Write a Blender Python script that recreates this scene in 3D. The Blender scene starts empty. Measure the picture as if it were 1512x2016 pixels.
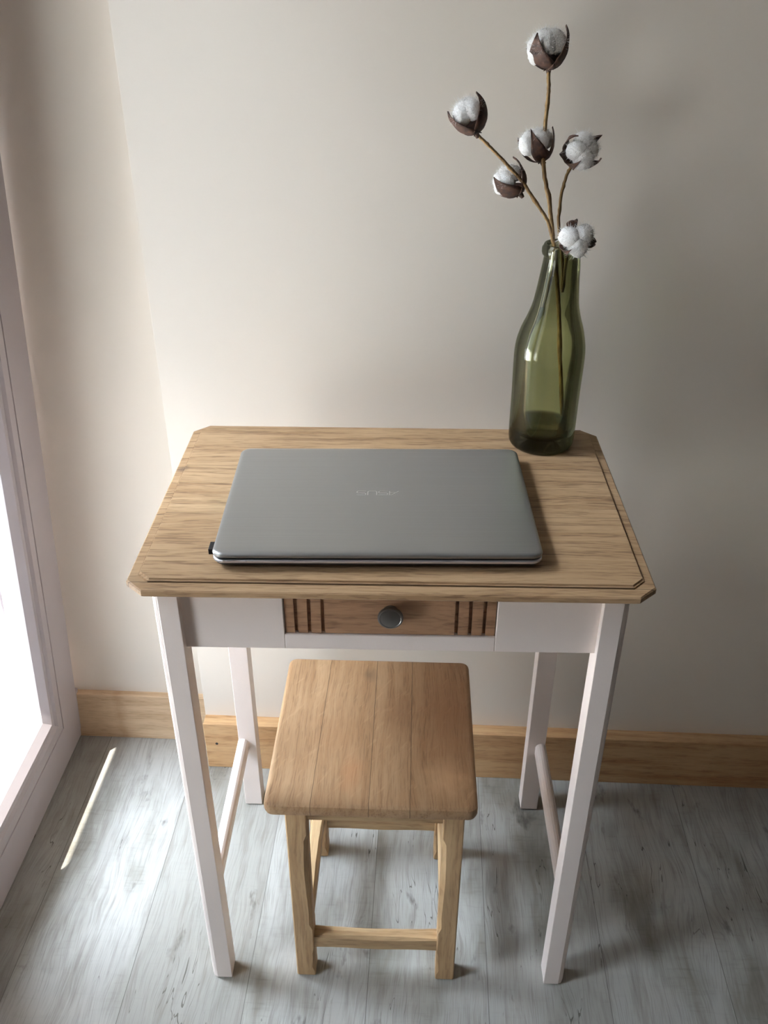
import bpy, bmesh, math, random
from mathutils import Vector, Matrix, noise
random.seed(4)
S = bpy.context.scene
COL = S.collection
PI = math.pi
H = 0.7883                      # table height
RA = math.atan(-0.028707)       # the room is turned a little against the table


# ------------------------------------------------------------------ node helpers
class NT:
    def __init__(s, name):
        s.m = bpy.data.materials.new(name); s.m.use_nodes = True
        s.t = s.m.node_tree; s.n = s.t.nodes; s.l = s.t.links
        s.b = s.n['Principled BSDF']; s.out = s.n['Material Output']

    def node(s, k, **kw):
        n = s.n.new(k)
        for a, v in kw.items():
            setattr(n, a, v)
        return n

    def inp(s, sock, v):
        if hasattr(v, 'is_output') or isinstance(v, bpy.types.NodeSocket):
            s.l.new(v, sock)
        elif v is not None:
            if isinstance(v, (tuple, list)) and len(v) == 3 and sock.type == 'RGBA':
                v = (*v, 1)
            sock.default_value = v

    def math(s, op, a, b=None, c=None, clamp=False):
        n = s.node('ShaderNodeMath', operation=op); n.use_clamp = clamp
        s.inp(n.inputs[0], a)
        if b is not None: s.inp(n.inputs[1], b)
        if c is not None: s.inp(n.inputs[2], c)
        return n.outputs[0]

    def obj(s):
        n = s.node('ShaderNodeTexCoord'); return n.outputs['Object']

    def sep(s, v):
        n = s.node('ShaderNodeSeparateXYZ'); s.l.new(v, n.inputs[0]); return n.outputs

    def comb(s, x, y, z):
        n = s.node('ShaderNodeCombineXYZ')
        for i, v in enumerate((x, y, z)): s.inp(n.inputs[i], v)
        return n.outputs[0]

    def scale(s, v, sc, loc=None):
        n = s.node('ShaderNodeMapping'); s.l.new(v, n.inputs[0]); n.inputs['Scale'].default_value = sc
        if loc is not None: s.inp(n.inputs['Location'], loc)
        return n.outputs[0]

    def noise(s, v, scale=5, detail=4, rough=.5, dist=0.0):
        n = s.node('ShaderNodeTexNoise'); s.inp(n.inputs['Vector'], v)
        n.inputs['Scale'].default_value = scale; n.inputs['Detail'].default_value = detail
        n.inputs['Roughness'].default_value = rough; n.inputs['Distortion'].default_value = dist
        return n.outputs['Fac']

    def ramp(s, f, stops, interp='LINEAR'):
        n = s.node('ShaderNodeValToRGB'); s.inp(n.inputs[0], f)
        e = n.color_ramp.elements; n.color_ramp.interpolation = interp
        while len(e) < len(stops): e.new(.5)
        for i, (p, c) in enumerate(stops):
            e[i].position = p
            e[i].color = (*c, 1) if isinstance(c, (tuple, list)) else (c, c, c, 1)
        return n.outputs[0]

    def mix(s, f, a, b, mode='MIX'):
        n = s.node('ShaderNodeMix', data_type='RGBA', blend_type=mode)
        s.inp(n.inputs[0], f); s.inp(n.inputs[6], a); s.inp(n.inputs[7], b)
        return n.outputs[2]

    def wn(s, v):
        n = s.node('ShaderNodeTexWhiteNoise', noise_dimensions='1D'); s.inp(n.inputs['W'], v); return n.outputs['Value']

    def bump(s, h, strength=.3, dist=.001):
        n = s.node('ShaderNodeBump'); n.inputs['Strength'].default_value = strength
        n.inputs['Distance'].default_value = dist; s.l.new(h, n.inputs['Height'])
        s.l.new(n.outputs[0], s.b.inputs['Normal'])

    def set(s, col=None, rough=None, metal=None, spec=None):
        s.inp(s.b.inputs['Base Color'], col); s.inp(s.b.inputs['Roughness'], rough)
        s.inp(s.b.inputs['Metallic'], metal); s.inp(s.b.inputs['Specular IOR Level'], spec)
        return s.m


def srgb(r, g, b):
    f = lambda c: (c / 255 / 12.92) if c <= 10 else ((c / 255 + .055) / 1.055) ** 2.4
    return (f(r), f(g), f(b))


def spot(t, P, cx, cy, rx, ry, soft=.5):
    """1 inside an ellipse on the x/y socket pair P, falling to 0"""
    dx = t.math('DIVIDE', t.math('SUBTRACT', P[0], cx), rx)
    dy = t.math('DIVIDE', t.math('SUBTRACT', P[1], cy), ry)
    d = t.math('SQRT', t.math('ADD', t.math('MULTIPLY', dx, dx), t.math('MULTIPLY', dy, dy)))
    return t.ramp(d, [(1 - soft, 1.0), (1.0, 0.0)])


def wood(name, axis, base, dark, pore, seams=None, spots=(), pore_amt=.6, var=.5, rough=.55, off=0.0, figure=0.0):
    """oak: fine streaks and pores along an axis; seams = [(a, b)] board joints where the cross coordinate = a + b*along"""
    t = NT(name); P = t.obj(); X = t.sep(P)
    al, cr = {'x': (0, 1), 'y': (1, 0), 'z': (2, 0)}[axis]
    if axis == 'z':
        cross = t.math('ADD', X[0], t.math('MULTIPLY', X[1], .83)); third = X[1]
    else:
        cross = X[cr]; third = X[2]
    idx = None; seamline = None
    if seams:
        for a, b in seams:
            d = t.math('SUBTRACT', cross, t.math('ADD', t.math('MULTIPLY', X[al], b), a))
            g = t.math('GREATER_THAN', d, 0.0)
            idx = g if idx is None else t.math('ADD', idx, g)
            wob = t.math('MULTIPLY', t.math('SUBTRACT', t.noise(t.scale(P, (1, 1, 1)), 60, 2), .5), .0012)
            ln = t.math('LESS_THAN', t.math('ABSOLUTE', t.math('ADD', d, wob)), .0005)
            seamline = ln if seamline is None else t.math('MAXIMUM', seamline, ln)
        idv = t.wn(t.math('ADD', idx, 3.3 + off))
        shift = t.math('MULTIPLY', idv, 7.0)
    else:
        idv = None; shift = off
    # coordinates: (along, cross, third) with the along axis squeezed
    warp = t.math('MULTIPLY', t.math('SUBTRACT', t.noise(t.comb(t.math('MULTIPLY', X[al], 4.0), t.math('ADD', t.math('MULTIPLY', cross, 7.0), shift), third), 1.0, 2), .5), .03)
    c2 = t.math('ADD', cross, warp)
    v1 = t.comb(t.math('ADD', t.math('MULTIPLY', X[al], 5.0), shift), t.math('MULTIPLY', c2, 95.0), t.math('MULTIPLY', third, 60.0))
    v2 = t.comb(t.math('ADD', t.math('MULTIPLY', X[al], 34.0), shift), t.math('MULTIPLY', c2, 480.0), t.math('MULTIPLY', third, 300.0))
    v3 = t.comb(t.math('ADD', t.math('MULTIPLY', X[al], 5.0), shift), t.math('MULTIPLY', cross, 9.0), third)
    f1 = t.noise(v1, 1.0, 3, .6); f2 = t.noise(v2, 1.0, 2, .5); f3 = t.noise(v3, 1.0, 4, .6)
    c = t.ramp(f1, [(.3, dark), (.6, base)])
    c = t.mix(t.ramp(f3, [(.35, var), (.65, 0.0)]), c, dark)
    pm = t.ramp(t.math('MULTIPLY', t.ramp(f2, [(.50, 0.0), (.62, 1.0)]), t.ramp(f1, [(.35, 1.0), (.62, .28)])), [(0.0, 0.0), (1.0, pore_amt)])
    c = t.mix(pm, c, pore)
    if figure > 0:
        vf = t.comb(t.math('ADD', t.math('MULTIPLY', X[al], 30.0), t.math('MULTIPLY', cross, 22.0)), t.math('SUBTRACT', t.math('MULTIPLY', cross, 150.0), t.math('MULTIPLY', X[al], 90.0)), third)
        ff = t.noise(vf, 1.0, 2, .5)
        c = t.mix(t.ramp(ff, [(.6, 0.0), (.72, figure)]), c, tuple(min(1, q * 1.25) for q in base))
    if idv is not None:
        c = t.mix(t.math('MULTIPLY', t.math('SUBTRACT', idv, 0.2), .32, clamp=True), c, dark)
    for (cx, cy, rx, ry, amt, colr) in spots:
        wv = t.noise(t.scale(P, (1, 1, 1)), 45, 3)
        sx = t.math('ADD', X[0], t.math('MULTIPLY', t.math('SUBTRACT', wv, .5), rx * 1.3))
        sy = t.math('ADD', X[1], t.math('MULTIPLY', t.math('SUBTRACT', f3, .5), ry * .8))
        sm = spot(t, (sx, sy), cx, cy, rx, ry, .8)
        c = t.mix(t.math('MULTIPLY', sm, amt), c, colr)
    h = t.math('SUBTRACT', t.math('MULTIPLY', f1, .5), pm)
    if seamline is not None:
        c = t.mix(t.math('MULTIPLY', seamline, .75), c, tuple(q * .28 for q in dark))
        h = t.math('SUBTRACT', h, t.math('MULTIPLY', seamline, 2.0))
    t.bump(h, .35, .0006)
    return t.set(c, rough, 0, .35)


def paint(name, col, rough=.5, bs=.15, scale=350, spec=.4, chips=None):
    t = NT(name); P = t.obj()
    n1 = t.noise(P, scale, 3); n2 = t.noise(P, 3.0, 3)
    c = t.mix(t.ramp(n2, [(.3, .08), (.7, 0.0)]), col, tuple(q * .8 for q in col))
    t.bump(n1, bs, .0006)
    return t.set(c, rough, 0, spec)


# ------------------------------------------------------------------ mesh helpers
def link(name, bm, mat, parent=None, smooth=False, loc=None, rotz=None, bevel=0, bseg=2, auto=None):
    bmesh.ops.recalc_face_normals(bm, faces=bm.faces)
    me = bpy.data.meshes.new(name); bm.to_mesh(me); bm.free()
    o = bpy.data.objects.new(name, me); COL.objects.link(o)
    for m in (mat if isinstance(mat, (list, tuple)) else [mat]):
        me.materials.append(m)
    if parent: o.parent = parent
    if loc: o.location = loc
    if rotz is not None: o.rotation_euler.z = rotz
    if bevel:
        b = o.modifiers.new('bevel', 'BEVEL'); b.width = bevel; b.segments = bseg; b.limit_method = 'ANGLE'; b.angle_limit = .5
        b.harden_normals = False
    if smooth:
        for p in me.polygons: p.use_smooth = True
        if auto:
            try:
                me.set_sharp_from_angle(angle=auto)
            except Exception:
                pass
    return o


def tag(o, label=None, cat=None, group=None, kind=None):
    if label: o['label'] = label
    if cat: o['category'] = cat
    if group: o['group'] = group
    if kind: o['kind'] = kind
    return o


def empty(name, loc, rotz=0):
    o = bpy.data.objects.new(name, None); COL.objects.link(o); o.location = loc; o.rotation_euler.z = rotz
    o.empty_display_size = .05
    return o


def box(bm, x0, x1, y0, y1, z0, z1):
    v = [bm.verts.new((x, y, z)) for z in (z0, z1) for x, y in ((x0, y0), (x1, y0), (x1, y1), (x0, y1))]
    for f in ((0, 3, 2, 1), (4, 5, 6, 7), (0, 1, 5, 4), (1, 2, 6, 5), (2, 3, 7, 6), (3, 0, 4, 7)):
        bm.faces.new([v[i] for i in f])


def boxes(*bb):
    bm = bmesh.new()
    for b in bb: box(bm, *b)
    return bm


def loft(bm, loops, cap=True, closed=True):
    vs = [[bm.verts.new(p) for p in lp] for lp in loops]
    n = len(vs[0])
    for a, b in zip(vs, vs[1:]):
        for i in range(n if closed else n - 1):
            j = (i + 1) % n
            bm.faces.new((a[i], a[j], b[j], b[i]))
    if cap:
        bm.faces.new(list(reversed(vs[0]))); bm.faces.new(vs[-1])
    return vs


def rrect(hx, hy, r, z, seg=6, cx=0, cy=0):
    pts = []
    for k, (sx, sy) in enumerate(((1, 1), (-1, 1), (-1, -1), (1, -1))):
        for i in range(seg + 1):
            a = PI / 2 * (k + i / seg)
            pts.append((cx + sx * (hx - r) + r * math.cos(a), cy + sy * (hy - r) + r * math.sin(a), z))
    return pts


def lathe(bm, prof, seg=64, off=None, cap0=False, cap1=False, close=False):
    loops = []
    for r, z in prof:
        ox = off(z) if off else 0
        loops.append([(ox + r * math.cos(2 * PI * i / seg), r * math.sin(2 * PI * i / seg), z) for i in range(seg)])
    vs = loft(bm, loops, cap=False)
    if close:
        for i in range(seg):
            j = (i + 1) % seg
            bm.faces.new((vs[-1][i], vs[-1][j], vs[0][j], vs[0][i]))
    if cap0: bm.faces.new(list(reversed(vs[0])))
    if cap1: bm.faces.new(vs[-1])
    return vs


def catmull(pts, n=6):
    out = []
    P = [Vector(p) for p in pts]
    for i in range(len(P) - 1):
        p0 = P[max(i - 1, 0)]; p1 = P[i]; p2 = P[i + 1]; p3 = P[min(i + 2, len(P) - 1)]
        for k in range(n):
            t = k / n
            out.append(.5 * ((2 * p1) + (p2 - p0) * t + (2 * p0 - 5 * p1 + 4 * p2 - p3) * t * t + (3 * p1 - p0 - 3 * p2 + p3) * t ** 3))
    out.append(P[-1])
    return out


def tube(bm, pts, rad, seg=10, cap=True):
    pts = [Vector(p) for p in pts]; loops = []
    up = Vector((0, 1, .1)).normalized()
    for i, p in enumerate(pts):
        d = (pts[min(i + 1, len(pts) - 1)] - pts[max(i - 1, 0)]).normalized()
        x = d.cross(up).normalized(); y = x.cross(d)
        r = rad(i / (len(pts) - 1)) if callable(rad) else rad
        loops.append([p + r * (math.cos(2 * PI * k / seg) * x + math.sin(2 * PI * k / seg) * y) for k in range(seg)])
    loft(bm, loops, cap)


# ------------------------------------------------------------------ materials
OAK = srgb(182, 152, 116); OAKD = srgb(152, 120, 86); OAKP = srgb(88, 60, 38)
M = {}
M['top'] = wood('oak_tabletop', 'x', OAK, OAKD, OAKP, seams=[(.0165, .0), (.163, .0), (.29, 0.0)],
                spots=[(-.292, .283, .012, .012, .7, srgb(80, 60, 50)), (-.19, .27, .03, .05, .25, srgb(130, 125, 80)), (-.21, .19, .03, .03, .15, srgb(120, 115, 80))],
                pore_amt=.75, var=.35)
M['edge'] = M['top']
M['drawer'] = wood('oak_drawer', 'x', srgb(172, 134, 102), srgb(140, 104, 76), srgb(88, 60, 42), pore_amt=.6, var=.3, off=5.0)
M['groove'] = paint('drawer_groove', srgb(84, 60, 42), .7)
# stool seat: coordinates local to the seat centre
M['seat'] = wood('oak_seat', 'y', srgb(178, 147, 112), srgb(152, 117, 82), srgb(98, 72, 50),
                 seams=[(-.0786, .0168), (-.002, 0.0013), (.0540, .003)],
                 spots=[(-.012, .112, .014, .02, .5, srgb(92, 76, 60)), (-.05, -.02, .04, .05, .25, srgb(160, 116, 78)), (.11, .0, .05, .16, .35, srgb(150, 98, 58)),
                        (.035, .03, .03, .06, .3, srgb(140, 98, 66)), (-.03, -.09, .02, .05, .3, srgb(178, 116, 72)), (.1, -.1, .04, .045, .4, srgb(216, 176, 132))],
                 pore_amt=.45, var=.5, off=1.7, figure=.25)
M['stoolleg'] = wood('oak_stool_leg', 'z', srgb(206, 174, 132), srgb(176, 142, 102), srgb(124, 96, 66), pore_amt=.35, var=.45, off=2.2)
M['stoolrail'] = wood('oak_stool_rail', 'x', srgb(198, 170, 130), srgb(170, 138, 100), srgb(118, 92, 64), pore_amt=.4, var=.4, off=3.1)
M['stoolraily'] = wood('oak_stool_side_rail', 'y', srgb(198, 170, 130), srgb(170, 138, 100), srgb(118, 92, 64), pore_amt=.4, var=.4, off=3.9)
M['bb'] = wood('oak_baseboard', 'x', srgb(208, 172, 128), srgb(182, 140, 96), srgb(128, 92, 60),
               spots=[(-.36, .4636, .0028, .3, 0.0, srgb(30, 20, 15))], pore_amt=.4, var=.55, off=9.0)
M['bb2'] = wood('oak_baseboard_pale', 'x', srgb(216, 190, 158), srgb(196, 166, 132), srgb(150, 116, 84),
                spots=[(-.575, .5345, .016, .4, .3, srgb(160, 120, 84))], pore_amt=.3, var=.4, off=12.0)
M['white'] = paint('white_furniture_paint', srgb(240, 228, 221), .38, .25, 260)
M['wall'] = paint('wall_paint', srgb(229, 220, 207), .75, .12, 160, .2)
M['frontwall'] = paint('room_front_paint', srgb(240, 226, 214), .8, .1, 100, .2)
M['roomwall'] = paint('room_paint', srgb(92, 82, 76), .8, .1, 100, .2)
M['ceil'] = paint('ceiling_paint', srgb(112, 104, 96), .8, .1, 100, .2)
M['pvc'] = paint('window_frame_lacquer', srgb(178, 170, 172), .3, .03, 200, .5)
M['concrete'] = paint('terrace', srgb(186, 184, 180), .9, .3, 30, .2)


def floor_mat():
    t = NT('washed_oak_planks'); P = t.obj(); X = t.sep(P)
    W = .1905
    u = t.math('DIVIDE', t.math('SUBTRACT', X[0], .158), W)
    idx = t.math('FLOOR', u); fr = t.math('SUBTRACT', u, idx)
    r1 = t.wn(t.math('ADD', idx, 11.7))
    # end joints
    vy = t.math('ADD', t.math('DIVIDE', X[1], 1.9), t.math('ADD', t.math('MULTIPLY', r1, .3), .3))
    iy = t.math('FLOOR', vy); fy = t.math('SUBTRACT', vy, iy)
    r2 = t.wn(t.math('ADD', t.math('MULTIPLY', idx, 3.71), t.math('MULTIPLY', iy, 9.13)))
    sh = t.math('MULTIPLY', r2, 37.0)
    warp = t.math('MULTIPLY', t.math('SUBTRACT', t.noise(t.comb(t.math('MULTIPLY', X[0], 9.0), t.math('MULTIPLY', X[1], 3.0), sh), 1.0, 3), .5), .06)
    xw = t.math('ADD', X[0], warp)
    big = t.noise(t.comb(t.math('MULTIPLY', xw, 11.0), t.math('MULTIPLY', X[1], 4.0), sh), 1.0, 4, .55)
    mid = t.noise(t.comb(t.math('MULTIPLY', xw, 75.0), t.math('MULTIPLY', X[1], 8.0), sh), 1.0, 4, .6)
    fine = t.noise(t.comb(t.math('MULTIPLY', xw, 620.0), t.math('MULTIPLY', X[1], 16.0), sh), 1.0, 2, .5)
    saw = t.noise(t.comb(t.math('MULTIPLY', X[0], 25.0), t.math('MULTIPLY', X[1], 160.0), sh), 1.0, 2, .5)
    crk = t.noise(t.comb(t.math('MULTIPLY', xw, 45.0), t.math('MULTIPLY', X[1], 3.2), t.math('ADD', sh, 4.0)), 1.0, 3, .55)
    pale = srgb(172, 172, 167); grey = srgb(150, 149, 142); brown = srgb(118, 112, 102); dk = srgb(66, 61, 55)
    c = t.ramp(big, [(.28, brown), (.40, grey), (.52, pale)])
    c = t.mix(t.ramp(mid, [(.34, .35), (.5, 0.0)]), c, brown)
    c = t.mix(t.math('MULTIPLY', t.ramp(fine, [(.34, .3), (.5, 0.0)]), 1.0), c, srgb(106, 101, 93))
    c = t.mix(t.math('MULTIPLY', t.ramp(saw, [(.55, 0.0), (.7, .4)]), t.ramp(big, [(.35, 1.0), (.5, .15)])), c, srgb(116, 112, 105))
    # dark knots / stains
    st = t.noise(t.comb(t.math('MULTIPLY', xw, 22.0), t.math('MULTIPLY', X[1], 9.0), t.math('ADD', sh, 20.0)), 1.0, 4, .65)
    c = t.mix(t.ramp(st, [(.64, 0.0), (.75, .75)]), c, dk)
    # cracks along the grain: thin iso-lines, only here and there
    iso = t.math('LESS_THAN', t.math('ABSOLUTE', t.math('SUBTRACT', crk, .43)), .0035)
    gate = t.ramp(t.noise(t.comb(t.math('MULTIPLY', X[0], 6.0), t.math('MULTIPLY', X[1], 5.0), sh), 1.0, 2), [(.52, 0.0), (.57, 1.0)])
    crack = t.math('MULTIPLY', iso, gate)
    c = t.mix(t.math('MULTIPLY', crack, .75), c, dk)
    # a darker, browner board or two
    c = t.mix(t.math('MULTIPLY', t.math('POWER', r2, 2.0), .45), c, srgb(112, 106, 95))
    seam = t.math('MAXIMUM', t.math('LESS_THAN', fr, .006), t.math('LESS_THAN', fy, .0004))
    c = t.mix(t.math('MULTIPLY', seam, .6), c, dk)
    h = t.math('SUBTRACT', t.math('ADD', t.math('MULTIPLY', fine, .4), t.math('MULTIPLY', mid, .3)), t.math('ADD', seam, crack))
    t.bump(h, .3, .0007)
    rg = t.ramp(mid, [(.3, .55), (.7, .42)])
    return t.set(c, rg, 0, .35)


M['floor'] = floor_mat()


def metal(name, col, rough, streak=0.0, metallic=1.0):
    t = NT(name); P = t.obj()
    n = t.noise(t.scale(P, (4, 900, 1)), 1.0, 2)
    c = t.mix(t.ramp(n, [(.3, streak), (.7, 0.0)]), col, tuple(q * .7 for q in col))
    return t.set(c, rough, metallic, .5)


M['lid'] = metal('brushed_aluminium_lid', srgb(154, 153, 150), .36, .2, .8)
M['silver'] = metal('silver_trim', srgb(205, 203, 206), .35, 0, .6)
M['logo'] = metal('polished_logo', srgb(196, 195, 192), .3, 0, .7)
M['black'] = paint('black_plastic', srgb(30, 29, 30), .5)
M['dark'] = paint('dark_grey_plastic', srgb(48, 47, 48), .5)
M['pewter'] = metal('pewter', srgb(120, 116, 112), .38, .2, .9)


def stalk_mat():
    t = NT('dry_stalk'); P = t.obj()
    n = t.noise(t.scale(P, (300, 300, 60)), 1.0, 3)
    c = t.ramp(n, [(.3, srgb(104, 78, 46)), (.65, srgb(158, 128, 84))]); t.bump(n, .5, .001)
    return t.set(c, .8)


def husk_mat():
    t = NT('dry_husk'); P = t.obj()
    n = t.noise(P, 140, 4); c = t.ramp(n, [(.3, srgb(44, 28, 20)), (.7, srgb(96, 66, 50))]); t.bump(n, .5, .001)
    return t.set(c, .75)


def cotton_mat():
    t = NT('cotton_fluff'); P = t.obj()
    n = t.noise(P, 260, 4, .7)
    c = t.ramp(n, [(.2, srgb(236, 232, 226)), (.6, srgb(252, 251, 248))]); t.bump(n, .6, .002)
    m = t.set(c, .95, 0, .1)
    t.b.inputs['Subsurface Weight'].default_value = .25
    t.b.inputs['Subsurface Radius'].default_value = (.006, .006, .006)
    t.b.inputs['Subsurface Scale'].default_value = 1.0
    return m


M['stalk'] = stalk_mat(); M['husk'] = husk_mat(); M['cotton'] = cotton_mat()


def glass_mat(name, col, edge=1.0, refl=1.0, rough=0.02, deep=None):
    """blown glass: tinted see-through surface, tint deepening where the wall is crossed at a slant, with a Fresnel reflection"""
    t = NT(name)
    for n in list(t.n):
        if n != t.out: t.n.remove(n)
    lw = t.node('ShaderNodeLayerWeight'); lw.inputs['Blend'].default_value = .5
    cosv = t.math('MAXIMUM', t.math('SUBTRACT', 1.0, lw.outputs['Facing']), .22)
    ex = t.math('POWER', t.math('DIVIDE', 1.0, cosv), edge)
    cols = []
    X = t.sep(t.obj())
    dz = t.ramp(t.math('DIVIDE', X[2], .30), [(0.0, 1.0), (.088, 1.0), (.102, 0.0), (.60, 0.0), (.8, .32)]) if deep else None
    for i in range(3):
        a = t.math('POWER', col[i], ex)
        if deep:
            a = t.math('MULTIPLY', a, t.math('POWER', deep[i], dz))
        cols.append(a)
    cc = t.node('ShaderNodeCombineColor')
    for i in range(3): t.l.new(cols[i], cc.inputs[i])
    tr = t.node('ShaderNodeBsdfTransparent'); t.l.new(cc.outputs[0], tr.inputs[0])
    gl = t.node('ShaderNodeBsdfGlossy'); gl.inputs['Roughness'].default_value = rough
    fr = t.node('ShaderNodeFresnel'); fr.inputs['IOR'].default_value = 1.45
    mx = t.node('ShaderNodeMixShader')
    t.l.new(t.math('MULTIPLY', fr.outputs[0], refl), mx.inputs[0]); t.l.new(tr.outputs[0], mx.inputs[1]); t.l.new(gl.outputs[0], mx.inputs[2])
    t.l.new(mx.outputs[0], t.out.inputs[0])
    return t.m


M['bottle'] = glass_mat('green_bottle_glass', (.855, .865, .725), .62, .8, .05, (.42, .42, .40))
M['pane'] = glass_mat('window_pane', (.97, .975, .97), .3, .6, .01)

# ------------------------------------------------------------------ the room (all in room axes, turned by RA)
XL = -.735         # inner face of the left wall
YB = .490          # back wall
YR = .549          # recess of the back wall beside the window
XE = -.383         # where the recess begins
ZC = 2.45; XR = 2.4; YF = -2.2


def struct(name, bm, mat, label=None, **kw):
    o = link(name, bm, mat, rotz=RA, **kw)
    o['kind'] = 'structure'
    if label: o['label'] = label
    return o


struct('floor', boxes((-.80, XR + .1, YF - .1, .75, -.05, 0)), M['floor'], 'washed grey oak plank floor')
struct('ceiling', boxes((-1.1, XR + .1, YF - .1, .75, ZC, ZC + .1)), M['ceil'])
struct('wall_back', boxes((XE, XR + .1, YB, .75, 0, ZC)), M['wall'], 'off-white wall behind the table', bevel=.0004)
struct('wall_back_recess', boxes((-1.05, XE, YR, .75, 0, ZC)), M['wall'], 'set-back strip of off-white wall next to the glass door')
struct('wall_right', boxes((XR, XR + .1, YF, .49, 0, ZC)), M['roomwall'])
struct('wall_front', boxes((-1.05, XR + .1, YF - .1, YF, 0, ZC)), M['frontwall'])
DO0, DO1, DZ = -.665, .515, 2.20      # door opening in y and height
struct('wall_left', boxes((-1.05, XL, YF, DO0, 0, ZC), (-1.05, XL, DO0, YR, DZ, ZC)), M['wall'])
struct('baseboard_back', boxes((XE + .0, XR, .4636, YB + .001, 0, .117)), M['bb'], 'thick oak baseboard under the wall behind the table', bevel=.0015)
struct('baseboard_recess', boxes((-.70, XE - .0005, .5345, YR + .001, 0, .117)), M['bb2'], 'thin pale oak baseboard in the recess beside the glass door', bevel=.0015)
bm = bmesh.new()
vs = []
lathe(bm, [(.0004, .0), (.0028, .0), (.0028, .0006), (.0004, .0006)], 16, close=True)
bmesh.ops.rotate(bm, verts=bm.verts, cent=(0, 0, 0), matrix=Matrix.Rotation(PI / 2, 3, 'X'))
bmesh.ops.translate(bm, verts=bm.verts, vec=(-.360, .4637, .0655))
o = link('screw_hole', bm, M['black'], parent=bpy.data.objects['baseboard_back']); o['label'] = 'small dark screw hole'

# fixed door frame in the opening
fx0, fx1 = -.81, -.742
fr = struct('window_1', boxes((fx0, fx1, .500, .549, 0, DZ), (fx0, fx1, -.108, -.052, .035, DZ - .045), (fx0, fx1, DO0, DO0 + .045, 0, DZ), (fx0, fx1, DO0 + .045, .500, DZ - .045, DZ),
                              (fx0, fx1, DO0 + .045, .500, -.02, .035)), M['pvc'], 'white fixed frame of the glazed door', bevel=.003)


def leaf(name, y_far, y_near, x_in, lean, label):
    """a glazed door leaf: inner face at local x = 0, hinged along its foot, leaning into the room"""
    e = bpy.data.objects.new(name, None); COL.objects.link(e)
    e.empty_display_size = .05
    T = .058; zb, zt = .008, 2.16
    prof = [(0, -T), (0, -.003), (.003, 0), (.077, 0), (.0775, -.0025), (.0795, -.0025), (.080, -.0005), (.098, -.0005), (.102, -.006),
            (.112, -.006), (.122, -.019), (.122, -.040), (.112, -T)]
    bm = bmesh.new()
    loops = []
    zmin = zb - .0
    for (cy, cz, sy, sz) in ((y_far, zmin, -1, 1), (y_near, zmin, 1, 1), (y_near, zt, 1, -1), (y_far, zt, -1, -1)):
        lp = []
        for d, x in prof:
            dz = d * (1.22 if sz > 0 else 1)
            lp.append((x, cy + sy * d, cz + sz * dz))
        loops.append(lp)
    loops.append(loops[0])
    vv = [[bm.verts.new(p) for p in lp] for lp in loops[:4]]
    n = len(prof)
    for a in range(4):
        A, B = vv[a], vv[(a + 1) % 4]
        for i in range(n):
            j = (i + 1) % n
            bm.faces.new((A[i], A[j], B[j], B[i]))
    f = link('sash_frame', bm, M['pvc'], e)
    f['kind'] = 'structure'
    ya, yb2 = y_far - .118, y_near + .118
    g = link('pane', boxes((-.034, -.026, yb2, ya, zb + .145, zt - .118)), M['pane'], e)
    g['kind'] = 'structure'
    a = RA
    ux, uy = math.cos(a), math.sin(a)
    e.location = (x_in * ux, x_in * uy, 0)
    e.rotation_euler = (Matrix.Rotation(a, 3, 'Z') @ Matrix.Rotation(lean, 3, 'Y')).to_euler()
    e['kind'] = 'structure'; e['label'] = label
    return e


LEAN = math.atan(.0734)
d1 = leaf('door_1', .530, -.062, -.6640, LEAN, 'white glazed door leaf tilted inwards at the left edge')
hc = link('hinge_cover', boxes((-.022, -.002, .531, .546, .02, .125)), M['pvc'], d1, bevel=.003)
d2 = leaf('door_2', -.098, -.640, -.684, 0, 'second white glazed door leaf nearer the camera')

struct('ground', boxes((-9, -.85, -7, 7, -.25, -.12)), M['concrete'], 'sunlit pale terrace outside')
struct('doorstep', boxes((-1.05, -.80, DO0, YR + .2, -.2, -.03)), M['concrete'])
SL = -.5860 - .445 * 3.0  # edge of an unseen slab, added so only a thin sun strip enters
struct('sun_trim_slab', boxes((SL, -1.05, -4, 4, 3.00, 3.18)), M['ceil'], 'unseen slab added outside to trim the sun to a thin strip')
struct('trim_1', boxes((-1.10, -1.05, -4, DO0, -.2, 3.0), (-1.10, -1.05, YR, 4, -.2, 3.0), (-1.10, -1.05, DO0, YR, DZ, 3.0)), M['concrete'])

# ------------------------------------------------------------------ table
TB = tag(empty('writing_table', (0, 0, 0)), 'small white painted writing table with a chamfered oak top and one oak drawer', 'table')
W2, D = .3009, .4251


def octo(ix, iy, cx, cy, z, iyb=None):
    iyb = iy if iyb is None else iyb
    x1 = W2 - ix; y0 = iy; y1 = D - iyb
    return [(-x1 + cx, y0, z), (x1 - cx, y0, z), (x1, y0 + cy, z), (x1, y1 - cy, z), (x1 - cx, y1, z), (-x1 + cx, y1, z), (-x1, y1 - cy, z), (-x1, y0 + cy, z)]


bm = bmesh.new()
c0 = .0195
loft(bm, [octo(.006, .006, c0 - .003, c0 - .001, H - .0165), octo(.0, .0, c0 + .002, c0, H - .0115), octo(.0, .0, c0 + .002, c0, H - .0055), octo(.0015, .0015, c0 + .001, c0, H - .0040),
          octo(.0110, .0155, .0145, .0145, H - .0036, .013), octo(.0114, .0160, .0143, .0143, H - .0046, .0134), octo(.0120, .0166, .014, .014, H - .0022, .014),
          octo(.0132, .0185, .0135, .0135, H - .0020, .0152), octo(.0140, .0195, .013, .013, H, .016)])
link('tabletop', bm, M['top'], TB)
XO, YF0, YB0, LS = .2795, .0276, .4102, .0316
LT = H - .0165


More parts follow.
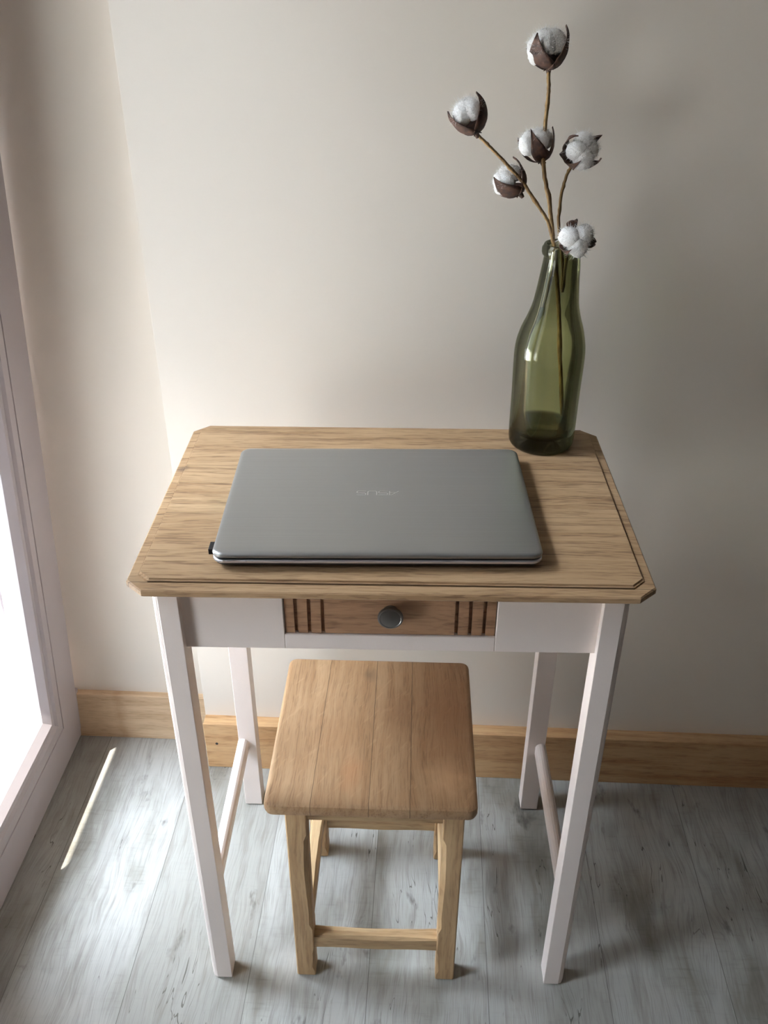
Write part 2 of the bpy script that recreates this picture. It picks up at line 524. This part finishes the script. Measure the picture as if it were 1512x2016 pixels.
def leg_bm(sx, y_out, sy):
    """square leg, a small beaded corner on its outer side"""
    # section in local (a = from outer side inwards, b = from outer y face inwards)
    sec = [(LS, 0), (LS, LS), (0, LS), (0, .0085), (.0008, .0078), (.0012, .0066), (.0030, .0036), (.0064, .0014), (.0074, .0012), (.0080, .0002), (.0086, 0)]
    loops = []
    for z, k in ((0, .0035), (.0035, .0), (LT, 0)):
        lp = []
        for a, b in sec:
            a2 = min(max(a, k), LS - k); b2 = min(max(b, k), LS - k)
            lp.append((sx * (XO - a2), y_out + sy * b2, z))
        loops.append(lp)
    bm = bmesh.new(); loft(bm, loops); return bm


for sx, y, sy in ((-1, YF0, 1), (1, YF0, 1), (-1, YB0, -1), (1, YB0, -1)):
    link('leg', leg_bm(sx, y, sy), M['white'], TB, bevel=.0008, bseg=1)
xi = XO - LS
ZA = .672
# front apron with the drawer opening
AY0, AY1 = .0385, .056
link('front_apron', boxes((-xi - .004, -.1268, AY0, AY1, ZA, LT), (.1268, xi + .004, AY0, AY1, ZA, LT), (-.1268, .1268, AY0, AY1, ZA, .6945)), M['white'], TB, bevel=.0008, bseg=1)
link('side_apron', boxes((-.272, -.256, YF0 + LS - .004, YB0 - LS + .004, ZA, LT)), M['white'], TB)
link('side_apron', boxes((.256, .272, YF0 + LS - .004, YB0 - LS + .004, ZA, LT)), M['white'], TB)
link('back_apron', boxes((-xi - .004, xi + .004, .385, .402, ZA, LT)), M['white'], TB)
# drawer front with vertical grooves
bm = bmesh.new()
gx = [-.1124, -.0966, -.0803, .0793, .0956, .1124]
xs = [-.1256]
for g in gx: xs += [g - .0021, g + .0021]
xs.append(.1256)
z0, z1 = .6955, LT - .001
yfz = AY0 + .0022
for i in range(len(xs) - 1):
    groove = i % 2 == 1
    box(bm, xs[i], xs[i + 1], yfz + (.0045 if groove else 0), yfz + .016, z0, z1)
dr = link('drawer', bm, M['drawer'], TB)
dr['label'] = 'brown oak drawer front with three vertical grooves at each end'
bx = link('drawer_box', boxes((-.122, -.112, yfz + .016, .36, .697, .76), (.112, .122, yfz + .016, .36, .697, .76), (-.112, .112, .35, .36, .697, .76), (-.112, .112, yfz + .016, .35, .697, .703)), M['drawer'], dr)
bm = bmesh.new()
lathe(bm, [(.0001, 0), (.0095, 0), (.0095, .0015), (.0062, .003), (.0060, .006), (.0085, .0078), (.0132, .0090), (.0150, .0105), (.0152, .0125), (.0144, .0140), (.0128, .0146), (.0122, .0141),
           (.0080, .0150), (.0001, .0154)], 40)
bmesh.ops.rotate(bm, verts=bm.verts, cent=(0, 0, 0), matrix=Matrix.Rotation(PI / 2, 3, 'X'))
bmesh.ops.translate(bm, verts=bm.verts, vec=(.0006, yfz, .7290))
link('knob', bm, M['pewter'], dr, smooth=True, auto=.6)['label'] = 'round pewter knob'
# side stretchers
for sx in (-1, 1):
    xc = sx * .2715; w = .0095
    loops = []
    for y in (YF0 + LS - .005, YB0 - LS + .005):
        loops.append([(xc - w, y, .1505), (xc + w, y, .1505), (xc + w, y, .168), (xc + w * .75, y, .1725), (xc + w * .4, y, .1752), (xc, y, .176), (xc - w * .4, y, .1752), (xc - w * .75, y, .1725), (xc - w, y, .168)])
    bm = bmesh.new(); loft(bm, loops)
    link('stretcher', bm, M['white'], TB)

# ------------------------------------------------------------------ stool
ST = tag(empty('wooden_stool', (-.0228, .1660, 0), math.radians(-.7)), 'low sanded oak stool with a four-board seat pushed under the table', 'stool')
HS = .420
bm = bmesh.new()
hx, hy = .1452, .1530
lo = []
for ins, z, r in ((.006, HS - .0235, .010), (.0015, HS - .0195, .012), (0, HS - .015, .013), (0, HS - .007, .013), (.0012, HS - .0030, .012), (.0040, HS - .0007, .011), (.0075, HS, .009)):
    lo.append(rrect(hx - ins, hy - ins, r, z, 6))
loft(bm, lo)
for v in bm.verts:
    if v.co.z > HS - .012:
        v.co.z += .0006 * noise.noise(v.co * 30)
bmesh.ops.translate(bm, verts=bm.verts, vec=(0, 0, 0))
link('seat', bm, M['seat'], ST, smooth=True, auto=.5)
LTZ = HS - .0235


def stool_leg(x0, x1, y0, y1, inner, seed):
    rnd = random.Random(seed)
    bm = bmesh.new(); loops = []
    zs = [0, .003] + [i * .012 for i in range(1, 33)] + [LTZ]
    for z in zs:
        k = .0025 if z < .002 else .0006
        # worn chamfers that stop short of the joints
        ch = .0012
        if .125 < z < .335: ch = .0058 + .0012 * math.sin(z * 31) + .0006 * rnd.random()
        if .02 < z < .065: ch = .004 + .001 * math.sin(z * 90)
        co = {}
        for cx in (0, 1):
            for cy in (0, 1):
                big = (cx == inner)
                co[(cx, cy)] = (ch if big else .0016) + k * .5
        ax, bx_, ay, by = x0 + k, x1 - k, y0 + k, y1 - k
        c = co
        lp = [(ax + c[0, 0], ay), (bx_ - c[1, 0], ay), (bx_, ay + c[1, 0]), (bx_, by - c[1, 1]), (bx_ - c[1, 1], by), (ax + c[0, 1], by), (ax, by - c[0, 1]), (ax, ay + c[0, 0])]
        loops.append([(p[0], p[1], z) for p in lp])
    loft(bm, loops); return bm


ox, oy = .0228, -.1660
LX = ((-.1435, -.1125), (.0768, .1075)); LY = ((.0330, .0640), (.2610, .2920))
for i, (x0, x1) in enumerate(LX):
    for j, (y0, y1) in enumerate(LY):
        link('leg', stool_leg(x0 + ox, x1 + ox, y0 + oy, y1 + oy, 1 - i, i * 2 + j), M['stoolleg'], ST)


def rail(p0, p1, w, z0, z1, mat, seed, name='stretcher'):
    """bar between two legs with hand-worn upper edges"""
    rnd = random.Random(seed); n = 14; loops = []
    dx, dy = p1[0] - p0[0], p1[1] - p0[1]; L = math.hypot(dx, dy); nx, ny = -dy / L, dx / L
    for i in range(n + 1):
        s = i / n; bow = math.sin(PI * s)
        k = .0015 + .0030 * bow + .0006 * rnd.random()
        x = p0[0] + dx * s; y = p0[1] + dy * s
        zt = z1 - .0012 * bow
        zb = z0 + .001 * math.sin(3 * PI * s)
        sec = [(-w / 2, zb), (w / 2, zb), (w / 2, zt - k), (w / 2 - k, zt), (-w / 2 + k, zt), (-w / 2, zt - k)]
        loops.append([(x + nx * a, y + ny * a, b) for a, b in sec])
    bm = bmesh.new(); loft(bm, loops)
    return link(name, bm, mat, ST)


rail((-.116 + ox, .0485 + oy), (.081 + ox, .0485 + oy), .021, .0705, .0975, M['stoolrail'], 1)
rail((-.116 + ox, .2765 + oy), (.081 + ox, .2765 + oy), .021, .0730, .0985, M['stoolrail'], 2)
rail((-.1280 + ox, .060 + oy), (-.1280 + ox, .265 + oy), .021, .0850, .1120, M['stoolraily'], 3)
rail((.0922 + ox, .060 + oy), (.0922 + ox, .265 + oy), .021, .0850, .1120, M['stoolraily'], 4)
link('apron', boxes((-.115 + ox, .080 + ox, .043 + oy, .057 + oy, .3575, LTZ)), M['stoolrail'], ST, bevel=.001, bseg=1)
link('apron', boxes((-.115 + ox, .080 + ox, .268 + oy, .282 + oy, .3575, LTZ)), M['stoolrail'], ST, bevel=.001, bseg=1)
link('apron', boxes((-.135 + ox, -.121 + ox, .060 + oy, .265 + oy, .3575, LTZ)), M['stoolraily'], ST, bevel=.001, bseg=1)
link('apron', boxes((.085 + ox, .099 + ox, .060 + oy, .265 + oy, .3575, LTZ)), M['stoolraily'], ST, bevel=.001, bseg=1)

# ------------------------------------------------------------------ laptop
LP = tag(empty('laptop', (-.01746, .17479, H), .01968), 'closed silver grey laptop lying on the oak tabletop', 'laptop')
LW, LD = .1905, .1335


def slab(levels, r):
    bm = bmesh.new(); loft(bm, [rrect(LW - i, LD - i, max(r - i * .5, .002), z, 8) for i, z in levels]); return bm


link('base', slab([(.012, .0022), (.003, .0048), (.0012, .0085)], .014), M['dark'], LP, smooth=True, auto=.5)['label'] = 'dark grey underside'
link('keyboard_deck', slab([(.0012, .0085), (.0002, .0092), (.0002, .0115), (.0012, .0124)], .014), M['silver'], LP, smooth=True, auto=.5)
link('lid_gap_fill', slab([(.0035, .0124), (.0035, .0156)], .012), M['black'], LP)  # black filler standing in for the dark gap under the lid
link('lid', slab([(.0016, .0156), (.0002, .0162), (0, .0178), (.0006, .0194), (.0022, .0207), (.0050, .0215), (.0095, .02195), (.018, .0221)], .0135), M['lid'], LP, smooth=True, auto=.9)
for x in (-1, 1):
    for y in (-1, 1):
        bm = bmesh.new(); lathe(bm, [(.0075, 0), (.0075, .0030)], 20, cap0=True, cap1=True)
        bmesh.ops.translate(bm, verts=bm.verts, vec=(x * .15, y * .1, 0)); link('rubber_foot', bm, M['black'], LP)
# raised maker's lettering, upside down as seen from the front
strokes = {
    'A': [[(0, 0), (.82, 1), (1.0, 1), (1.0, 0)], [(.42, .34), (1.0, .34)]],
    'S': [[(1, 1), (.12, 1), (0, .86), (0, .64), (.12, .5), (.88, .5), (1, .36), (1, .14), (.88, 0), (0, 0)]],
    'U': [[(0, 1), (0, .14), (.12, 0), (.88, 0), (1, .14), (1, 1)]],
}
bm = bmesh.new()
cx0 = 0
lw, lh, gap, th = .0112, .0096, .0026, .0011
tw = 4 * lw + 3 * gap
for k, ch in enumerate('ASUS'):
    xo = -tw / 2 + k * (lw + gap)
    for st in strokes[ch]:
        for (a, b) in zip(st, st[1:]):
            A = Vector((xo + a[0] * lw, (a[1] - .5) * lh)); B = Vector((xo + b[0] * lw, (b[1] - .5) * lh))
            d = (B - A).normalized(); nn = Vector((-d.y, d.x)) * th / 2
            A2 = A - d * th * .35; B2 = B + d * th * .35
            q = [A2 - nn, B2 - nn, B2 + nn, A2 + nn]
            loft(bm, [[(-p.x, -p.y, .02205) for p in q], [(-p.x, -p.y, .0224) for p in q]])
bmesh.ops.translate(bm, verts=bm.verts, vec=(-.001, .0055, 0))
link('maker_logo', bm, M['logo'], LP)['label'] = 'raised silver maker lettering, upside down'
# usb plug sticking out of the left side
US = tag(empty('usb_dongle', (-.2065, .0720, H), .01968), 'tiny black dongle plugged into the left side of the laptop', 'usb dongle')
link('plug_body', boxes((-.0075, .0000, -.0085, .0085, .0035, .0108)), M['black'], US, bevel=.0008)
link('plug_collar', boxes((.0, .0012, -.0065, .0065, .0045, .0098)), M['silver'], US)

# ------------------------------------------------------------------ bottle
BC = Vector((.2130, .3745, H))
BT = tag(link('glass_bottle', bmesh.new(), M['bottle'], loc=BC), 'tall green glass bottle with a long neck holding cotton stems', 'bottle')
bpy.data.objects.remove(BT)
offx = lambda z: .0035 * max(0.0, min(1.0, (z - .16) / .1))
outer = [(.0005, .010), (.018, .008), (.034, .002), (.0400, 0), (.0442, .0015), (.0463, .006), (.0470, .014), (.0473, .03), (.0474, .0625), (.0476, .085), (.0480, .1012), (.0484, .118), (.0485, .1327), (.0482, .142),
         (.0473, .1511), (.0455, .160), (.0427, .1707), (.0398, .1790), (.0368, .1864), (.0340, .1950), (.0318, .2022), (.0300, .2110), (.0285, .2226), (.0272, .233), (.0262, .243), (.0246, .2598), (.0236, .2690),
         (.0238, .2705), (.0262, .2725), (.0270, .2760), (.0268, .2810), (.0252, .2835), (.0246, .2850), (.0240, .2862), (.0225, .2866)]
inner = [(.0205, .2855), (.0200, .276), (.0206, .262), (.0224, .243), (.0248, .2226), (.0282, .2022), (.0332, .1864), (.0390, .1707), (.0436, .1511), (.0448, .1327), (.0443, .1012), (.0438, .0625), (.0436, .03), (.0415, .022), (.036, .0185), (.018, .022), (.0005, .0235)]
bm = bmesh.new(); vv = lathe(bm, outer + inner, 96, off=offx)
BT = tag(link('glass_bottle', bm, M['bottle'], loc=BC, smooth=True), 'tall green glass bottle with a long neck holding cotton stems', 'bottle')

# ------------------------------------------------------------------ cotton stems


def fluff(bm, c, ax, R, elong, rnd, nfib, cen=None, axis=None, lim=0.0):
    """a lock of cotton: lumpy ellipsoid with loose fibres standing off it"""
    ax = ax.normalized(); q = Vector((0, 0, 1)).rotation_difference(ax)
    seg, rings = 22, 16; sd = Vector((rnd.random() * 50, rnd.random() * 50, rnd.random() * 50))

    def pt(th, ph, k=1.0):
        d = Vector((math.sin(th) * math.cos(ph), math.sin(th) * math.sin(ph), math.cos(th)))
        n = 1 + .13 * noise.noise(d * 2.2 + sd) + .06 * noise.noise(d * 6 + sd) + .03 * noise.noise(d * 14 + sd)
        return c + q @ Vector((d.x * R * n, d.y * R * n, d.z * R * elong * n)) * k, q @ d
    top = bm.verts.new(pt(0, 0)[0]); bot = bm.verts.new(pt(PI, 0)[0]); rows = []
    for i in range(1, rings):
        rows.append([bm.verts.new(pt(PI * i / rings, 2 * PI * j / seg)[0]) for j in range(seg)])
    for j in range(seg):
        k = (j + 1) % seg
        f = bm.faces.new((top, rows[0][j], rows[0][k])); f.smooth = True
        f = bm.faces.new((bot, rows[-1][k], rows[-1][j])); f.smooth = True
        for a, b in zip(rows, rows[1:]):
            f = bm.faces.new((a[j], b[j], b[k], a[k])); f.smooth = True
    for _ in range(nfib):
        th = math.acos(1 - 2 * rnd.random()); ph = rnd.random() * 2 * PI
        p, d = pt(th, ph, .97)
        if cen is not None and (p - cen).dot(axis) < lim: continue
        tdir = Vector((rnd.gauss(0, 1), rnd.gauss(0, 1), rnd.gauss(0, 1))).normalized()
        L = R * (.12 + .40 * rnd.random() ** 2)
        p1 = p + d * L * .7 + tdir * L * .35; p2 = p + d * L * .9 + tdir * L * (.6 + .6 * rnd.random())
        w = tdir.cross(d).normalized() * .00013
        a, b, c2, e2, g = [bm.verts.new(x) for x in (p - w, p + w, p1 + w * .8, p1 - w * .8, p2)]
        bm.faces.new((a, b, c2, e2)); bm.faces.new((e2, c2, g))


def petal(bm, base, axis, az, R, width, reach, rnd, curl=.32):
    """one dry pointed bract cupping the boll, from its base up and round"""
    axis = axis.normalized(); q = Vector((0, 0, 1)).rotation_difference(axis)
    n, m = 12, 6; grid = []
    tw = (rnd.random() - .5) * .3
    for i in range(n + 1):
        s = i / n
        pol = reach * s                      # angle from the bottom pole
        rr = R * (1 + curl * (max(0, s - .66) / .34) ** 1.6)
        w = width * (math.sin(PI * min(1, (s * .80 + .14))) ** .8) * (1 - (max(0, s - .5) / .5) ** 1.1 * .86)
        if s > .97: w *= .3
        row = []
        for j in range(m + 1):
            t = (j / m - .5) * 2
            a = az + t * w / max(.35, math.sin(max(pol, .12))) * .9 + tw * s
            cup = 1 + .05 * t * t
            d = Vector((math.sin(pol) * math.cos(a), math.sin(pol) * math.sin(a), -math.cos(pol)))
            row.append(base + q @ (Vector((0, 0, R)) + d * rr * cup))
        grid.append(row)
    th = .0008
    cen = base + q @ Vector((0, 0, R))
    A = [[bm.verts.new(p) for p in r] for r in grid]
    B = [[bm.verts.new(p + (cen - p).normalized() * th) for p in r] for r in grid]
    for i in range(n):
        for j in range(m):
            bm.faces.new((A[i][j], A[i][j + 1], A[i + 1][j + 1], A[i + 1][j])).smooth = True
            bm.faces.new((B[i][j], B[i + 1][j], B[i + 1][j + 1], B[i][j + 1])).smooth = True
    for i in range(n):
        bm.faces.new((A[i][0], A[i + 1][0], B[i + 1][0], B[i][0])); bm.faces.new((A[i][m], B[i][m], B[i + 1][m], A[i + 1][m]))
    for j in range(m):
        bm.faces.new((A[n][j], A[n][j + 1], B[n][j + 1], B[n][j])); bm.faces.new((A[0][j], B[0][j], B[0][j + 1], A[0][j + 1]))


def boll(parent, base, axis, R, lobes, petals, seed, label=None, reach=2.1, pw=.42, husk_R=1.0):
    """lobes: list of (polar from axis, azimuth, size factor); petals: azimuths. Azimuth 0 = local x after turning z onto the axis"""
    rnd = random.Random(seed); base = Vector(base); axis = Vector(axis).normalized()
    q = Vector((0, 0, 1)).rotation_difference(axis); cen = base + axis * R
    bm = bmesh.new()
    for pol, az, k in lobes:
        pol = math.radians(pol); az = math.radians(az)
        d = q @ Vector((math.sin(pol) * math.cos(az), math.sin(pol) * math.sin(az), math.cos(pol)))
        el = (q @ Vector((-math.cos(pol) * math.cos(az), -math.cos(pol) * math.sin(az), math.sin(pol))))
        fluff(bm, cen + d * R * .56, el, R * .56 * k, 1.22, rnd, 1100, cen, axis, R * .12)
    b = link('cotton_boll', bm, M['cotton'], parent)
    if label: b['label'] = label
    bm = bmesh.new()
    for pz in petals:
        az, rch = pz if isinstance(pz, tuple) else (pz, reach)
        petal(bm, base, axis, math.radians(az), R * husk_R, pw, rch, rnd)
    # calyx knob with small ragged teeth
    for k in range(6):
        a = k * PI / 3 + rnd.random()
        d = q @ Vector((math.cos(a), math.sin(a), -.35 + .4 * rnd.random()))
        tube(bm, [base - axis * .001, base + d * .0035 + axis * .0005, base + d * .0062 - axis * .001 * rnd.random()], lambda s: .0017 * (1 - s * .75), 5)
    tube(bm, [base - axis * .006, base - axis * .003, base + axis * .001, base + axis * .004], lambda s: .0022 + .0022 * s, 10)
    h = link('husk', bm, M['husk'], b)
    return b


def stem(name, label, pts, r0, r1, seed):
    rnd = random.Random(seed)
    e = tag(empty(name, pts[0]), label, 'cotton stem', 'cotton stems in the green bottle')
    P = catmull([Vector(p) for p in pts], 7)
    P = [p + Vector((rnd.gauss(0, .00025), rnd.gauss(0, .00025), 0)) for p in P]
    bm = bmesh.new(); nd = [rnd.random() for _ in range(40)]
    tube(bm, P, lambda s: (r0 + (r1 - r0) * s) * (1 + .28 * max(0, math.sin(s * 34 + nd[0] * 6)) ** 8), 10)
    o = link('stalk', bm, M['stalk'], e, smooth=True)
    return e


def attach(e):
    """keep children where they were built although the Empty sits at the stem's foot"""
    for c in e.children:
        if c.matrix_parent_inverse == Matrix.Identity(4):
            c.matrix_parent_inverse = Matrix.Translation(-Vector(e.location))


sA = stem('cotton_stem', 'tallest cotton stem, rising straight up with one boll at its tip and one halfway', [(.244, .392, .8225), (.2303, .388, .9156), (.2196, .382, .9915), (.2085, .374, 1.050), (.2017, .375, 1.0834),
          (.1953, .385, 1.1222), (.1877, .393, 1.1514), (.1838, .400, 1.1744), (.1839, .407, 1.1971), (.1855, .416, 1.2251), (.1868, .423, 1.2473), (.1853, .43, 1.2700)], .0030, .0023, 1)
boll(sA, (.1853, .430, 1.2715), (-.10, -.12, 1), .0215, [(48, 180, 1.15), (42, 250, 1.05), (42, 330, 1.1), (45, 60, 1.0), (88, 176, 1.2)], [(222, 2.3), (338, 2.45), (75, 1.9), (140, 1.5)], 11,
     'topmost cotton boll', pw=.95, husk_R=1.10)
boll(sA, (.1838, .404, 1.1690), (-.28, .35, .75), .0200, [(60, 195, 1.12), (45, 120, 1.05), (50, 20, 1.1), (75, 290, .95)], [(262, 2.2), (150, 2.3), (345, 2.1), (60, 1.8)], 12, 'cotton boll behind the stalk, halfway up', pw=.5, husk_R=1.03)
sB = stem('cotton_stem', 'cotton stem leaning far to the left with bolls at its tip and below', [(.196, .368, .992), (.2035, .369, 1.030), (.2070, .370, 1.0600), (.1994, .370, 1.0866), (.1925, .37, 1.1043),
          (.1761, .368, 1.1258), (.1572, .365, 1.1507), (.1386, .362, 1.1690), (.1198, .36, 1.1868), (.1068, .36, 1.1982), (.0971, .36, 1.2065)], .0024, .0019, 2)
boll(sB, (.0955, .360, 1.2085), (-.42, -.05, .9), .0195, [(40, 215, 1.1), (42, 310, 1.05), (42, 60, 1.1), (40, 140, 1.0)], [(205, 2.2), (330, 2.45), (90, 1.9)], 13, 'leftmost cotton boll', pw=.98, husk_R=1.10)
boll(sB, (.1560, .378, 1.1350), (-.55, .05, .65), .0190, [(62, 190, 1.15), (40, 100, 1.0), (45, 330, .95), (55, 260, .9)], [(232, 2.3), (350, 2.4), (120, 1.6)], 14, 'cotton boll just below the left stalk', pw=.92, husk_R=1.09)
sC = stem('cotton_stem', 'shorter cotton stem curving up to the right with one boll facing forward', [(.2230, .389, 1.010), (.2200, .386, 1.0462), (.2105, .386, 1.0906), (.2096, .390, 1.1212), (.2133, .395, 1.1482), (.2199, .400, 1.1640)], .0022, .0019, 3)
boll(sC, (.2225, .4110, 1.1740), (.30, -.85, .42), .0205, [(60, 100, 1.05), (52, 200, .98), (60, 290, 1.08), (62, 20, .95)], [(58, 2.3), (155, 2.45), (245, 2.35), (340, 2.4), (200, 1.6)], 15, 'rightmost cotton boll', pw=.36, husk_R=1.10)
sD = stem('cotton_stem', 'shortest cotton stem with its boll resting on the mouth of the bottle', [(.2190, .360, 1.015), (.2200, .361, 1.055), (.2225, .364, 1.0800)], .0020, .0019, 4)
boll(sD, (.2260, .3660, 1.0835), (.04, -.92, .22), .0200, [(62, 170, 1.12), (58, 35, 1.05), (62, 285, 1.12)], [(105, 2.4), (225, 2.55), (350, 2.5)], 16, 'cotton boll at the bottle mouth', pw=.36, husk_R=1.12)
for e in (sA, sB, sC, sD): attach(e)

# ------------------------------------------------------------------ light
Wd = bpy.data.worlds.new('sky'); S.world = Wd; Wd.use_nodes = True
wt = Wd.node_tree; bg = wt.nodes['Background']; bg.inputs[0].default_value = (.80, .895, 1.04, 1)
# bright sky high up; low sky dimmed to deepen the shade beyond the table
tc = wt.nodes.new('ShaderNodeTexCoord'); sx = wt.nodes.new('ShaderNodeSeparateXYZ'); wt.links.new(tc.outputs['Generated'], sx.inputs[0])
cr = wt.nodes.new('ShaderNodeValToRGB'); wt.links.new(sx.outputs[2], cr.inputs[0])
for i, (p_, v_) in enumerate(((.30, .03), (.56, .14), (.70, 1.0))):
    if i > 1: cr.color_ramp.elements.new(p_)
    cr.color_ramp.elements[i].position = p_; cr.color_ramp.elements[i].color = (v_, v_, v_, 1)
mu = wt.nodes.new('ShaderNodeMath'); mu.operation = 'MULTIPLY'; wt.links.new(cr.outputs[0], mu.inputs[0]); mu.inputs[1].default_value = 80.0
wt.links.new(mu.outputs[0], bg.inputs[1])
sun = bpy.data.lights.new('sun', 'SUN'); sun.energy = 34; sun.angle = math.radians(.12); sun.color = (1, .95, .88)
so = bpy.data.objects.new('sun', sun); COL.objects.link(so)
sd = Vector((.445, .54, -1)); sd.rotate(Matrix.Rotation(RA, 3, 'Z'))
so.rotation_euler = sd.to_track_quat('-Z', 'Y').to_euler()
so.location = (-3, -3, 6)
pl = bpy.data.lights.new('door_daylight_portal', 'AREA'); pl.shape = 'RECTANGLE'; pl.size = 2.1; pl.size_y = 1.15
pl.cycles.is_portal = True
po = bpy.data.objects.new('door_daylight_portal', pl); COL.objects.link(po)
a = RA; c = Matrix.Rotation(a, 3, 'Z') @ Vector((-.86, -.07, 1.05))
po.location = c
po.rotation_euler = Matrix.Rotation(a, 3, 'Z').to_4x4().to_3x3().__matmul__(Matrix.Rotation(-PI / 2, 3, 'Y')).to_euler()

# ------------------------------------------------------------------ camera
cam = bpy.data.cameras.new('camera'); co = bpy.data.objects.new('camera', cam); COL.objects.link(co)
yaw, pitch, roll = -0.018287, -0.556726, 0.004071
cy, sy, cp, sp = math.cos(yaw), math.sin(yaw), math.cos(pitch), math.sin(pitch)
F = Vector((sy * cp, cy * cp, sp)); R0 = Vector((cy, -sy, 0)); U0 = R0.cross(F)
R_ = math.cos(roll) * R0 + math.sin(roll) * U0; U_ = -math.sin(roll) * R0 + math.cos(roll) * U0
co.matrix_world = Matrix(((R_.x, U_.x, -F.x, .01118), (R_.y, U_.y, -F.y, -.82256), (R_.z, U_.z, -F.z, 1.38781), (0, 0, 0, 1)))
cam.sensor_fit = 'AUTO'; cam.sensor_width = 36; cam.lens = 1795.657 / 2016 * 36
cam.shift_x = -5.015 / 2016; cam.shift_y = 25.085 / 2016
cam.clip_start = .02
S.camera = co
S.view_settings.view_transform = 'Standard'; S.view_settings.look = 'None'; S.view_settings.gamma = 1
S.view_settings.exposure = 0.07
S.view_settings.use_curve_mapping = False
S.cycles.use_denoising = True
S.cycles.max_bounces = 10; S.cycles.diffuse_bounces = 6; S.cycles.transparent_max_bounces = 24
S.cycles.caustics_reflective = False
